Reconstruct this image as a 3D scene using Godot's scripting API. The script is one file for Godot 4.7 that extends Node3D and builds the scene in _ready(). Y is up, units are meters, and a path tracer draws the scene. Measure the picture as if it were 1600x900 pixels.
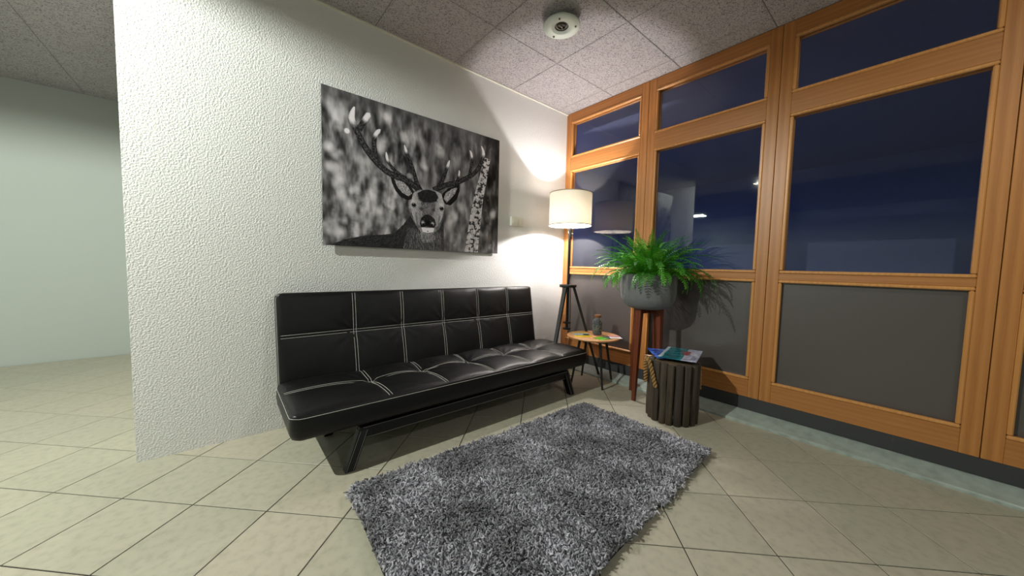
extends Node3D
# A waiting corner: sofa under a stag print, tripod lamp, side table, fern on a stand, log stool, shag rug.
# Axes: x to the right along the sofa wall (glazed partition at x = 0), z out of the sofa wall (z = 0), y up, metres.

const TOP := 2.697          # ceiling height
const WALL_END := -3.25     # where the sofa wall stops and the hall begins
const TILE := 0.241         # half diagonal of a floor tile
const BULB := Vector3(-0.325, 1.535, 0.362)

const STAG = {
	"beamA": [Vector2(490, 412), Vector2(450, 385), Vector2(399, 360), Vector2(350, 351), Vector2(302, 337), Vector2(256, 307), Vector2(217, 270), Vector2(180, 222), Vector2(157, 179), Vector2(141, 146), Vector2(130, 120), Vector2(132, 91), Vector2(141, 59)],
	"forkA": [Vector2(162, 162), Vector2(173, 137), Vector2(187, 111), Vector2(199, 89), Vector2(212, 68)],
	"tineB": [Vector2(242, 284), Vector2(236, 241), Vector2(234, 197), Vector2(241, 163), Vector2(264, 132)],
	"tineC": [Vector2(418, 360), Vector2(368, 339), Vector2(326, 312), Vector2(301, 277), Vector2(293, 237)],
	"tineD": [Vector2(490, 409), Vector2(462, 370), Vector2(449, 330), Vector2(429, 274), Vector2(406, 226), Vector2(389, 179)],
	"beamE": [Vector2(560, 387), Vector2(603, 364), Vector2(646, 344), Vector2(707, 321), Vector2(769, 287), Vector2(825, 250), Vector2(866, 201), Vector2(891, 147), Vector2(899, 104), Vector2(883, 67)],
	"tineF": [Vector2(794, 269), Vector2(807, 219), Vector2(816, 170), Vector2(809, 131), Vector2(798, 113)],
	"tineG": [Vector2(707, 318), Vector2(723, 282), Vector2(727, 245)],
	"tineH": [Vector2(581, 377), Vector2(613, 327), Vector2(638, 265), Vector2(661, 201)],
	"face": [Vector2(440, 421), Vector2(472, 401), Vector2(519, 389), Vector2(567, 387), Vector2(607, 399), Vector2(624, 441), Vector2(627, 486), Vector2(620, 523), Vector2(605, 560), Vector2(583, 594), Vector2(562, 628), Vector2(527, 645), Vector2(490, 635), Vector2(467, 601), Vector2(445, 570), Vector2(433, 528), Vector2(426, 474)],
	"brow": [Vector2(465, 417), Vector2(495, 398), Vector2(532, 390), Vector2(571, 395), Vector2(589, 421), Vector2(578, 448), Vector2(540, 458), Vector2(499, 462), Vector2(472, 447)],
	"bridge": [Vector2(485, 463), Vector2(571, 452), Vector2(568, 500), Vector2(554, 530), Vector2(499, 536), Vector2(489, 503)],
	"nose": [Vector2(478, 579), Vector2(486, 550), Vector2(506, 532), Vector2(526, 527), Vector2(547, 533), Vector2(569, 551), Vector2(577, 579), Vector2(565, 599), Vector2(527, 593), Vector2(486, 603)],
	"chin": [Vector2(487, 601), Vector2(527, 602), Vector2(565, 599), Vector2(561, 622), Vector2(527, 630), Vector2(496, 627)],
	"earA": [Vector2(312, 342), Vector2(324, 389), Vector2(342, 424), Vector2(370, 452), Vector2(410, 466), Vector2(436, 452), Vector2(447, 417), Vector2(426, 390), Vector2(394, 363), Vector2(351, 335)],
	"earAin": [Vector2(332, 356), Vector2(351, 402), Vector2(379, 430), Vector2(413, 443), Vector2(433, 425), Vector2(410, 393), Vector2(370, 361)],
	"earB": [Vector2(610, 427), Vector2(617, 397), Vector2(654, 362), Vector2(731, 325), Vector2(729, 367), Vector2(712, 416), Vector2(670, 458), Vector2(636, 456)],
	"earBin": [Vector2(625, 425), Vector2(636, 394), Vector2(677, 362), Vector2(711, 350), Vector2(700, 385), Vector2(670, 419), Vector2(644, 445)],
	"body": [Vector2(22, 728), Vector2(96, 694), Vector2(185, 670), Vector2(269, 660), Vector2(335, 648), Vector2(387, 593), Vector2(423, 544), Vector2(479, 625), Vector2(530, 650), Vector2(596, 603), Vector2(625, 546), Vector2(630, 725), Vector2(479, 724), Vector2(144, 730)],
	"birch": [Vector2(905, 133), Vector2(953, 132), Vector2(928, 262), Vector2(898, 412), Vector2(867, 727), Vector2(770, 726), Vector2(805, 514), Vector2(833, 382), Vector2(871, 259)],
	"eyes": [Vector2(443, 484), Vector2(612, 483), Vector2(526, 617), Vector2(485, 497), Vector2(561, 494)],
	"blobs": [Vector2(38, 103), Vector2(83, 72), Vector2(69, 141), Vector2(32, 247), Vector2(62, 313), Vector2(75, 403), Vector2(89, 466), Vector2(132, 469), Vector2(179, 333), Vector2(222, 471), Vector2(248, 563), Vector2(14, 638), Vector2(78, 637), Vector2(292, 78), Vector2(275, 219), Vector2(324, 500), Vector2(185, 560), Vector2(126, 546), Vector2(502, 246), Vector2(392, 126), Vector2(665, 579), Vector2(693, 501), Vector2(736, 446), Vector2(974, 469), Vector2(592, 168), Vector2(39, 361)],
}

var used := {}
var rng := RandomNumberGenerator.new()
var M := {}
var box_cache := {}

# ---------------------------------------------------------------- names and nodes
func numbered(called: String) -> String:
	var n: int = used.get(called, 0)
	used[called] = n + 1
	return called if n == 0 else "%s_%03d" % [called, n]

func thing(called: String, label: String, category: String, at := Vector3.ZERO, turn := 0.0, group := "") -> Node3D:
	var o := Node3D.new()
	o.name = numbered(called)
	add_child(o)
	o.position = at
	o.rotation.y = turn
	o.set_meta("label", label)
	o.set_meta("category", category)
	if group != "":
		o.set_meta("group", group)
	return o

func setting(called: String, label: String) -> Node3D:
	var o := Node3D.new()
	o.name = called
	add_child(o)
	o.set_meta("kind", "structure")
	o.set_meta("label", label)
	return o

func part(called: String, mesh: Mesh, m: Material, parent: Node3D, xf := Transform3D.IDENTITY) -> MeshInstance3D:
	var o := MeshInstance3D.new()
	o.name = called
	o.mesh = mesh
	o.material_override = m
	o.transform = xf
	o.cast_shadow = GeometryInstance3D.SHADOW_CASTING_SETTING_ON
	parent.add_child(o, true)
	return o

func slab(called: String, label: String, lo: Vector3, hi: Vector3, m: Material) -> MeshInstance3D:
	var o := MeshInstance3D.new()
	o.name = called
	o.mesh = box_mesh(hi - lo, 0.0)
	o.material_override = m
	o.position = (lo + hi) / 2
	add_child(o, true)
	o.set_meta("kind", "structure")
	o.set_meta("label", label)
	return o

# ---------------------------------------------------------------- shapes
func start(smooth := true) -> SurfaceTool:
	var st := SurfaceTool.new()
	st.begin(Mesh.PRIMITIVE_TRIANGLES)
	st.set_smooth_group(0 if smooth else -1)
	return st

func done(st: SurfaceTool) -> ArrayMesh:
	st.generate_normals()
	return st.commit()

func tri(st: SurfaceTool, a: Vector3, b: Vector3, c: Vector3) -> void:  # counter-clockwise seen from outside
	st.add_vertex(a)
	st.add_vertex(c)
	st.add_vertex(b)

func quad(st: SurfaceTool, a: Vector3, b: Vector3, c: Vector3, d: Vector3) -> void:
	tri(st, a, b, c)
	tri(st, a, c, d)

func face(st: SurfaceTool, pts: Array, outward: Vector3) -> void:
	var n: Vector3 = (pts[1] - pts[0]).cross(pts[2] - pts[0])
	for k in range(1, pts.size() - 1):
		if n.dot(outward) > 0:
			tri(st, pts[0], pts[k], pts[k + 1])
		else:
			tri(st, pts[0], pts[k + 1], pts[k])

func add_box(st: SurfaceTool, xf: Transform3D, size: Vector3, b := 0.0) -> void:
	st.set_smooth_group(-1)
	var h := size / 2
	var p := func(s: Vector3, axis: int) -> Vector3:
		var q := Vector3(s.x * (h.x - b), s.y * (h.y - b), s.z * (h.z - b))
		q[axis] = s[axis] * h[axis]
		return xf * q
	for axis in 3:
		var u := (axis + 1) % 3
		var v := (axis + 2) % 3
		for s in [-1.0, 1.0]:
			var ring := []
			for c in [[-1, -1], [1, -1], [1, 1], [-1, 1]]:
				var k := Vector3.ZERO
				k[axis] = s
				k[u] = c[0]
				k[v] = c[1]
				ring.append(p.call(k, axis))
			var n := Vector3.ZERO
			n[axis] = s
			face(st, ring, xf.basis * n)
		if b > 0.0:
			for a in [-1.0, 1.0]:
				for c in [-1.0, 1.0]:
					var k0 := Vector3.ZERO
					k0[u] = a
					k0[v] = c
					var k1 := k0
					k0[axis] = -1
					k1[axis] = 1
					var n2 := Vector3.ZERO
					n2[u] = a
					n2[v] = c
					face(st, [p.call(k0, u), p.call(k0, v), p.call(k1, v), p.call(k1, u)], xf.basis * n2)
	if b > 0.0:
		for x in [-1.0, 1.0]:
			for y in [-1.0, 1.0]:
				for z in [-1.0, 1.0]:
					var s := Vector3(x, y, z)
					face(st, [p.call(s, 0), p.call(s, 1), p.call(s, 2)], xf.basis * s)

func box_mesh(size: Vector3, b := 0.002) -> ArrayMesh:
	var key := "%v %f" % [size, b]
	if not box_cache.has(key):
		var st := start(false)
		add_box(st, Transform3D.IDENTITY, size, b)
		box_cache[key] = done(st)
	return box_cache[key]

func at(p: Vector3) -> Transform3D:
	return Transform3D(Basis.IDENTITY, p)

func box_part(called: String, lo: Vector3, hi: Vector3, m: Material, parent: Node3D, b := 0.002) -> MeshInstance3D:
	return part(called, box_mesh(hi - lo, b), m, parent, at((lo + hi) / 2))

func add_tube(st: SurfaceTool, pts: Array, rads: Array, n := 8, caps := true) -> void:
	st.set_smooth_group(0)
	var side := Vector3.ZERO
	var rings := []
	for i in pts.size():
		var d: Vector3 = (pts[mini(i + 1, pts.size() - 1)] - pts[maxi(i - 1, 0)]).normalized()
		if i == 0:
			side = d.cross(Vector3.UP if absf(d.y) < 0.9 else Vector3.RIGHT).normalized()
		side = (side - d * side.dot(d)).normalized()
		var other := d.cross(side)
		var r: float = rads[mini(i, rads.size() - 1)]
		var ring := []
		for k in n:
			var a := TAU * k / n
			ring.append(pts[i] + (side * cos(a) + other * sin(a)) * r)
		rings.append(ring)
	for i in pts.size() - 1:
		for k in n:
			var j := (k + 1) % n
			quad(st, rings[i][k], rings[i][j], rings[i + 1][j], rings[i + 1][k])
	if caps:
		st.set_smooth_group(-1)
		face(st, rings[0], pts[0] - pts[1])
		face(st, rings[-1], pts[-1] - pts[-2])

func tube_mesh(pts: Array, rads: Array, n := 8) -> ArrayMesh:
	var st := start()
	add_tube(st, pts, rads, n)
	return done(st)

# profile points (radius, height) listed from the bottom outside to the top; a smooth group per sharp run
func add_lathe(st: SurfaceTool, prof: Array, n := 48, sharp := 0.6) -> void:
	var g := 1
	for i in prof.size() - 1:
		var a: Vector2 = prof[i]
		var b: Vector2 = prof[i + 1]
		if i > 0:
			var before: Vector2 = a - prof[i - 1]
			if absf(before.angle_to(b - a)) > sharp:
				g += 1
		st.set_smooth_group(g)
		for k in n:
			var t0 := TAU * k / n
			var t1 := TAU * (k + 1) / n
			var e0 := Vector3(cos(t0), 0, sin(t0))
			var e1 := Vector3(cos(t1), 0, sin(t1))
			var p00 := e0 * a.x + Vector3.UP * a.y
			var p10 := e1 * a.x + Vector3.UP * a.y
			var p01 := e0 * b.x + Vector3.UP * b.y
			var p11 := e1 * b.x + Vector3.UP * b.y
			if a.x > 1e-6:
				tri(st, p00, p11, p10)
			if b.x > 1e-6:
				tri(st, p00, p01, p11)

func lathe_mesh(prof: Array, n := 48, sharp := 0.6) -> ArrayMesh:
	var st := start()
	add_lathe(st, prof, n, sharp)
	return done(st)

# a bar with a square section that tapers from a to b
func add_leg(st: SurfaceTool, a: Vector3, b: Vector3, wa: Vector2, wb: Vector2, ux: Vector3, uz: Vector3) -> void:
	st.set_smooth_group(-1)
	var ra := []
	var rb := []
	for c in [[-1, -1], [1, -1], [1, 1], [-1, 1]]:
		ra.append(a + ux * wa.x * c[0] / 2 + uz * wa.y * c[1] / 2)
		rb.append(b + ux * wb.x * c[0] / 2 + uz * wb.y * c[1] / 2)
	for k in 4:
		var j := (k + 1) % 4
		face(st, [ra[k], ra[j], rb[j], rb[k]], ra[k] + ra[j] - 2 * a)
	face(st, ra, a - b)
	face(st, rb, b - a)

# a flat sheet in the xz plane with picture coordinates on its upper face
func sheet_mesh(w: float, l: float, th: float, bow := 0.0) -> ArrayMesh:
	var st := start(false)
	var n := 10
	for i in n:
		for j in n:
			var c := []
			for d in [[0, 0], [0, 1], [1, 1], [1, 0]]:
				c.append(Vector2(float(i + d[0]) / n, float(j + d[1]) / n))
			for up in [true, false]:
				var idx := [0, 1, 2, 0, 2, 3] if not up else [0, 2, 1, 0, 3, 2]
				for k in idx:
					var q: Vector2 = c[k]
					var y := bow * (pow(2 * q.x - 1, 2) * 0.7 + pow(q.y, 3) * 0.5) + (th if up else 0.0)
					st.set_uv(q)
					st.add_vertex(Vector3((q.x - 0.5) * w, y, (q.y - 0.5) * l))
	for k in 4:
		for i in n:
			var e := func(t: float) -> Vector2: return [Vector2(t, 0), Vector2(1, t), Vector2(1 - t, 1), Vector2(0, 1 - t)][k]
			var p: Vector2 = e.call(float(i) / n)
			var q: Vector2 = e.call(float(i + 1) / n)
			var f := func(v: Vector2, y: float) -> Vector3: return Vector3((v.x - 0.5) * w, bow * (pow(2 * v.x - 1, 2) * 0.7 + pow(v.y, 3) * 0.5) + y, (v.y - 0.5) * l)
			st.set_uv(p)
			face(st, [f.call(p, 0.0), f.call(q, 0.0), f.call(q, th), f.call(p, th)], Vector3(p.x + q.x - 1, 0, p.y + q.y - 1))
	return done(st)

# ---------------------------------------------------------------- materials
func mat(called: String, c: Color, rough := 0.8, metal := 0.0) -> StandardMaterial3D:
	var m := StandardMaterial3D.new()
	m.resource_name = called
	m.albedo_color = c
	m.roughness = rough
	m.metallic = metal
	M[called] = m
	return m

func noise_tex(freq: float, seed_: int, stops: Array, size := 512, octaves := 4, kind := FastNoiseLite.TYPE_SIMPLEX_SMOOTH) -> NoiseTexture2D:
	var n := FastNoiseLite.new()
	n.noise_type = kind
	n.frequency = freq
	n.seed = seed_
	n.fractal_octaves = octaves
	var t := NoiseTexture2D.new()
	t.noise = n
	t.width = size
	t.height = size
	t.seamless = true
	var g := Gradient.new()
	g.offsets = PackedFloat32Array()
	g.colors = PackedColorArray()
	for s in stops:
		g.add_point(s[0], s[1])
	while g.get_point_count() > stops.size():
		g.remove_point(0)
	t.color_ramp = g
	return t

func grey(v: float) -> Color:
	return Color(v, v, v)

func bump(m: StandardMaterial3D, tex: Texture2D, depth_cm: float) -> void:
	m.heightmap_enabled = true
	m.heightmap_texture = tex
	m.heightmap_scale = depth_cm

func triplanar(m: StandardMaterial3D, scale_: float, world := false) -> void:
	m.uv1_triplanar = true
	m.uv1_world_triplanar = world
	m.uv1_scale = Vector3.ONE * scale_

func wood_image(base: Color, dark: Color, seed_: int, streak: float, vertical: bool) -> ImageTexture:
	var n := FastNoiseLite.new()
	n.seed = seed_
	n.frequency = 0.06
	n.fractal_octaves = 4
	var s := 256
	var im := Image.create(s, s, false, Image.FORMAT_RGB8)
	for y in s:
		for x in s:
			var u := x if vertical else y
			var v := y if vertical else x
			var a := TAU * u / s
			var b := TAU * v / s
			var t := 0.5 + 0.9 * n.get_noise_3d(cos(a) * 60.0, sin(a) * 60.0, cos(b) * streak) + 0.25 * n.get_noise_3d(cos(a) * 160.0, sin(a) * 160.0, 50 + sin(b) * streak * 2)
			im.set_pixel(x, y, base.lerp(dark, clampf(t, 0, 1)))
	return ImageTexture.create_from_image(im)

func ceiling_image() -> ImageTexture:
	var s := 1024
	var im := Image.create(s, s, false, Image.FORMAT_RGB8)
	im.fill(Color(0.68, 0.655, 0.66))
	var r := RandomNumberGenerator.new()
	r.seed = 11
	for k in 6000:
		var p := Vector2(r.randf() * s, r.randf() * s)
		var a := r.randfn(0.35, 0.5)
		var l := r.randi_range(3, 13)
		var w := r.randf_range(1.2, 3.4)
		var d := r.randf_range(0.22, 0.60)
		for i in l:
			p += Vector2(cos(a), sin(a)) * 1.3
			a += r.randf_range(-0.35, 0.35)
			var ww := int(w + r.randf())
			for dx in ww:
				for dy in ww:
					im.set_pixel(posmod(int(p.x) + dx, s), posmod(int(p.y) + dy, s), Color(0.68, 0.655, 0.66) * d)
	return ImageTexture.create_from_image(im)

func materials() -> void:
	var m := mat("white_plaster", Color(0.90, 0.895, 0.89), 0.9)
	bump(m, noise_tex(0.05, 3, [[0.0, grey(0)], [1.0, grey(1)]], 512, 3), 0.22)
	triplanar(m, 3.2, true)
	m = mat("ceiling_tile", Color.WHITE, 0.95)
	m.albedo_texture = ceiling_image()
	triplanar(m, 1.6, true)
	mat("ceiling_slab", Color(0.30, 0.28, 0.27), 0.95)
	mat("hall_ceiling", Color(0.78, 0.75, 0.74), 0.95)
	for k in 3:
		m = mat("floor_tile_%d" % k, [Color(0.70, 0.675, 0.605), Color(0.685, 0.665, 0.595), Color(0.71, 0.68, 0.61)][k], 0.42)
		m.albedo_texture = noise_tex(0.02, 20 + k, [[0.0, grey(0.90)], [0.45, grey(0.97)], [1.0, grey(1.0)]], 512, 6)
		triplanar(m, 2.0)
	mat("grout", Color(0.17, 0.15, 0.13), 0.9)
	mat("hall_floor", Color(0.72, 0.70, 0.63), 0.45)
	m = mat("frame_wood", Color.WHITE, 0.42)
	m.albedo_texture = wood_image(Color(0.71, 0.475, 0.25), Color(0.63, 0.40, 0.19), 5, 2.0, true)
	triplanar(m, 2.5)
	m = mat("frame_wood_across", Color.WHITE, 0.42)
	m.albedo_texture = wood_image(Color(0.69, 0.465, 0.245), Color(0.62, 0.39, 0.19), 6, 2.0, false)
	triplanar(m, 2.5)
	m = mat("bead_wood", Color.WHITE, 0.38)
	m.albedo_texture = wood_image(Color(0.80, 0.57, 0.33), Color(0.73, 0.49, 0.26), 7, 2.0, true)
	triplanar(m, 2.5)
	m = mat("glass_pane", Color(0.20, 0.25, 0.36, 0.04), 0.02)
	m.metallic_specular = 0.46
	m.transparency = BaseMaterial3D.TRANSPARENCY_ALPHA
	m = mat("frosted_panel", Color(0.31, 0.285, 0.28), 0.3)
	m.metallic_specular = 0.6
	m = mat("kerb_stone", Color(0.66, 0.70, 0.67), 0.3)
	m.albedo_texture = noise_tex(0.012, 31, [[0.0, grey(0.8)], [1.0, grey(1.0)]], 512, 5)
	triplanar(m, 2.0)
	mat("dark_skirting", Color(0.20, 0.20, 0.205), 0.5)
	mat("blue_wall", Color(0.42, 0.46, 0.60), 0.9)
	mat("hall_wall", Color(0.70, 0.72, 0.70), 0.9)
	m = mat("leather", Color(0.045, 0.043, 0.047), 0.38)
	bump(m, noise_tex(0.11, 41, [[0.0, grey(0)], [1.0, grey(1)]], 512, 3, FastNoiseLite.TYPE_CELLULAR), 0.06)
	m.metallic_specular = 0.42
	triplanar(m, 9.0)
	mat("white_thread", Color(0.78, 0.77, 0.74), 0.7)
	mat("black_metal", Color(0.035, 0.034, 0.035), 0.42)
	mat("black_plastic", Color(0.03, 0.03, 0.03), 0.5)
	mat("chrome", Color(0.75, 0.76, 0.78), 0.18, 1.0)
	m = mat("shade_cloth", Color(0.93, 0.905, 0.87), 0.95)
	m.backlight_enabled = true
	m.backlight = Color(0.52, 0.505, 0.475)
	bump(m, noise_tex(0.3, 43, [[0.0, grey(0)], [1.0, grey(1)]], 256, 2), 0.02)
	triplanar(m, 6.0)
	mat("shade_trim", Color(0.62, 0.56, 0.47), 0.9)
	m = mat("bulb_glow", Color(1, 0.97, 0.9), 0.5)
	m.emission_enabled = true
	m.emission = Color(1.0, 0.92, 0.80)
	m.emission_energy_multiplier = 4.0
	m = mat("rug_yarn", Color(1, 1, 1), 0.75)
	m.vertex_color_use_as_albedo = true
	mat("rug_backing", Color(0.13, 0.13, 0.135), 0.95)
	m = mat("table_wood", Color.WHITE, 0.45)
	m.albedo_texture = wood_image(Color(0.80, 0.60, 0.40), Color(0.72, 0.50, 0.31), 8, 1.6, false)
	triplanar(m, 2.2)
	m = mat("stand_wood", Color.WHITE, 0.42)
	m.albedo_texture = wood_image(Color(0.46, 0.22, 0.105), Color(0.27, 0.11, 0.05), 9, 1.4, true)
	triplanar(m, 3.0)
	m = mat("concrete", Color(0.45, 0.455, 0.46), 0.75)
	m.albedo_texture = noise_tex(0.012, 51, [[0.0, grey(0.92)], [0.5, grey(0.97)], [1.0, grey(1.0)]], 512, 6)
	triplanar(m, 2.4)
	mat("soil", Color(0.09, 0.07, 0.05), 0.95)
	for k in 3:
		m = mat("fern_leaf_%d" % k, [Color(0.26, 0.56, 0.10), Color(0.17, 0.46, 0.07), Color(0.40, 0.66, 0.18)][k], 0.5)
		m.backlight_enabled = true
		m.backlight = Color(0.20, 0.42, 0.06)
	for k in 3:
		m = mat("log_bark_%d" % k, Color.WHITE, 0.8)
		m.albedo_texture = wood_image([Color(0.34, 0.285, 0.22), Color(0.30, 0.25, 0.20), Color(0.375, 0.31, 0.235)][k], Color(0.14, 0.115, 0.09), 61 + k, 1.2, true)
		triplanar(m, 3.0)
		bump(m, m.albedo_texture, 0.25)
	mat("log_end", Color(0.42, 0.34, 0.25), 0.9)
	m = mat("rope", Color(0.60, 0.46, 0.27), 0.9)
	bump(m, noise_tex(0.2, 71, [[0.0, grey(0)], [1.0, grey(1)]], 256, 3), 0.1)
	triplanar(m, 14.0)
	mat("white_plastic", Color(0.86, 0.85, 0.80), 0.4)
	mat("fitting_white", Color(0.80, 0.83, 0.79), 0.45)
	mat("fitting_inside", Color(0.34, 0.31, 0.26), 0.6)
	mat("dull_metal", Color(0.4, 0.38, 0.33), 0.35, 0.9)
	mat("paper_edge", Color(0.86, 0.86, 0.87), 0.6)
	m = mat("clear_glass", Color(0.9, 0.95, 1.0, 0.06), 0.03)
	m.transparency = BaseMaterial3D.TRANSPARENCY_ALPHA
	m = mat("jar_filling", Color.WHITE, 0.6)
	m.vertex_color_use_as_albedo = true
	m = mat("cork", Color(0.58, 0.38, 0.2), 0.8)
	m.albedo_texture = noise_tex(0.06, 81, [[0.0, grey(0.65)], [1.0, grey(1.0)]], 256, 4)
	triplanar(m, 8.0)
	m = mat("panel_light", Color(0.95, 1.0, 0.95), 0.5)
	m.emission_enabled = true
	m.emission = Color(0.88, 1.0, 0.90)
	m.emission_energy_multiplier = 2.0

func print_mat(called: String, im: Image, rough := 0.3) -> StandardMaterial3D:
	var m := mat(called, Color.WHITE, rough)
	m.albedo_texture = ImageTexture.create_from_image(im)
	m.texture_repeat = false
	return m

# ---------------------------------------------------------------- the setting
func prism(st: SurfaceTool, poly: PackedVector2Array, y0: float, y1: float, b: float) -> void:
	st.set_smooth_group(-1)
	var mid := Vector2.ZERO
	for p in poly:
		mid += p / poly.size()
	var inner := []
	for p in poly:
		inner.append(p + (mid - p).normalized() * b * 1.4)
	var top := []
	var n := poly.size()
	for k in n:
		var j := (k + 1) % n
		var a := poly[k]
		var c := poly[j]
		var out := Vector3((a + c).x / 2 - mid.x, 0, (a + c).y / 2 - mid.y)
		var step := b * signf(y1 - y0)
		face(st, [Vector3(a.x, y0, a.y), Vector3(c.x, y0, c.y), Vector3(c.x, y1 - step, c.y), Vector3(a.x, y1 - step, a.y)], out)
		face(st, [Vector3(a.x, y1 - step, a.y), Vector3(c.x, y1 - step, c.y), Vector3(inner[j].x, y1, inner[j].y), Vector3(inner[k].x, y1, inner[k].y)], out + Vector3.UP * signf(y1 - y0) * out.length())
		top.append(Vector3(inner[k].x, y1, inner[k].y))
	face(st, top, Vector3.UP * signf(y1 - y0))

func build_floor() -> void:
	var f := slab("floor", "cream ceramic floor of square tiles laid on the diagonal", Vector3(-9.2, -0.20, -3.2), Vector3(0.12, -0.003, 4.7), M.grout)
	var shift := -f.position
	var h := TILE - 0.0034
	var whole := start(false)
	prism(whole, PackedVector2Array([Vector2(-h, 0), Vector2(0, -h), Vector2(h, 0), Vector2(0, h)]), -0.003, 0.0, 0.0012)
	var whole_mesh := done(whole)
	var r := RandomNumberGenerator.new()
	r.seed = 5
	for i in range(-16, 10):
		for j in range(-16, 13):
			if (i + j) % 2 == 0:
				continue
			var c := Vector2(-2.042 + TILE * i, 0.587 + TILE * j)
			var d := PackedVector2Array([c + Vector2(-h, 0), c + Vector2(0, -h), c + Vector2(h, 0), c + Vector2(0, h)])
			var m: Material = M["floor_tile_%d" % r.randi_range(0, 2)]
			var all := PackedVector2Array([Vector2(-5.6, -2.99), Vector2(WALL_END, -2.99), Vector2(WALL_END, 0.0), Vector2(-0.135, 0.0), Vector2(-0.135, 3.3), Vector2(-5.6, 3.3)])
			for cut in Geometry2D.intersect_polygons(d, all):
				var area := 0.0
				for k in cut.size():
					area += cut[k].cross(cut[(k + 1) % cut.size()]) / 2
				if absf(area) > 2 * h * h - 1e-4:
					part("tile", whole_mesh, m, f, at(Vector3(c.x, 0, c.y) + shift))
				elif absf(area) > 3e-4:
					var st := start(false)
					var o := PackedVector2Array()
					for p in cut:
						o.append(p - c)
					prism(st, o, -0.003, 0.0, 0.0012)
					part("tile", done(st), m, f, at(Vector3(c.x, 0, c.y) + shift))

func build_ceiling() -> void:
	var f := slab("ceiling", "suspended ceiling of square fissured acoustic tiles", Vector3(-9.2, TOP + 0.006, -3.2), Vector3(0.12, TOP + 0.2, 4.7), M.ceiling_slab)
	var shift := -f.position
	var xs := [-0.0, -0.159]
	for k in range(1, 9):
		xs.append(-0.159 - 0.625 * k)
	var zs := [-3.0, -2.611, -1.976, -1.341, -0.706, -0.071, 0.564]
	for k in range(1, 6):
		zs.append(0.564 + 0.635 * k)
	for i in xs.size() - 1:
		for j in zs.size() - 1:
			var x1: float = xs[i]
			var x0: float = xs[i + 1]
			var z0: float = zs[j]
			var z1: float = zs[j + 1]
			if x0 > WALL_END - 0.1:
				if z1 < 0.01:
					continue
				z0 = maxf(z0, 0.0)
			var g := 0.0015
			var rect := PackedVector2Array([Vector2(-(x1 - x0) / 2 + g, -(z1 - z0) / 2 + g), Vector2((x1 - x0) / 2 - g, -(z1 - z0) / 2 + g), Vector2((x1 - x0) / 2 - g, (z1 - z0) / 2 - g), Vector2(-(x1 - x0) / 2 + g, (z1 - z0) / 2 - g)])
			var st := start(false)
			prism(st, rect, TOP + 0.006, TOP, 0.0022)
			part("tile", done(st), M.ceiling_tile, f, at(Vector3((x0 + x1) / 2, 0, (z0 + z1) / 2) + shift))

func rail(called: String, o: Node3D, y0: float, y1: float, z0: float, z1: float, m: Material, x0 := 0.0, x1 := 0.07, b := 0.002) -> void:
	box_part(called, Vector3(x0, y0, z0), Vector3(x1, y1, z1), m, o, b)

# one bay of the partition: two stiles, four rails, three openings, each with glazing beads
func bay(n: int, z0: float, z1: float, label: String) -> void:
	var o := setting("window_%d" % n, label)
	var w := 0.065
	rail("stile", o, 0.15, TOP, z0, z0 + w, M.frame_wood)
	rail("stile", o, 0.15, TOP, z1 - w, z1, M.frame_wood)
	var a := z0 + w
	var b := z1 - w
	rail("rail", o, 2.604, TOP, a, b, M.frame_wood_across, 0.001, 0.069)
	rail("rail", o, 2.102, 2.232, a, b, M.frame_wood_across, 0.001, 0.069)
	rail("rail", o, 1.006, 1.050, a, b, M.frame_wood_across, 0.001, 0.069)
	rail("rail", o, 0.15, 0.276, a, b, M.frame_wood_across, 0.001, 0.069)
	for op in [[2.232, 2.604, "pane"], [1.050, 2.102, "pane"], [0.276, 1.006, "panel"]]:
		var y0: float = op[0]
		var y1: float = op[1]
		var t := 0.020
		for x in [[-0.005, 0.024], [0.046, 0.066]]:
			for s in [[y0, y0 + t, a, b], [y1 - t, y1, a, b], [y0 + t, y1 - t, a, a + t], [y0 + t, y1 - t, b - t, b]]:
				box_part("glazing_bead", Vector3(x[0], s[0] + 0.0005, s[2] + 0.0005), Vector3(x[1], s[1] - 0.0005, s[3] - 0.0005), M.bead_wood, o, 0.005)
		if op[2] == "pane":
			box_part("glass_pane", Vector3(0.032, y0, a), Vector3(0.037, y1, b), M.glass_pane, o, 0.0)
		else:
			box_part("frosted_panel", Vector3(0.028, y0, a), Vector3(0.042, y1, b), M.frosted_panel, o, 0.0)

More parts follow.
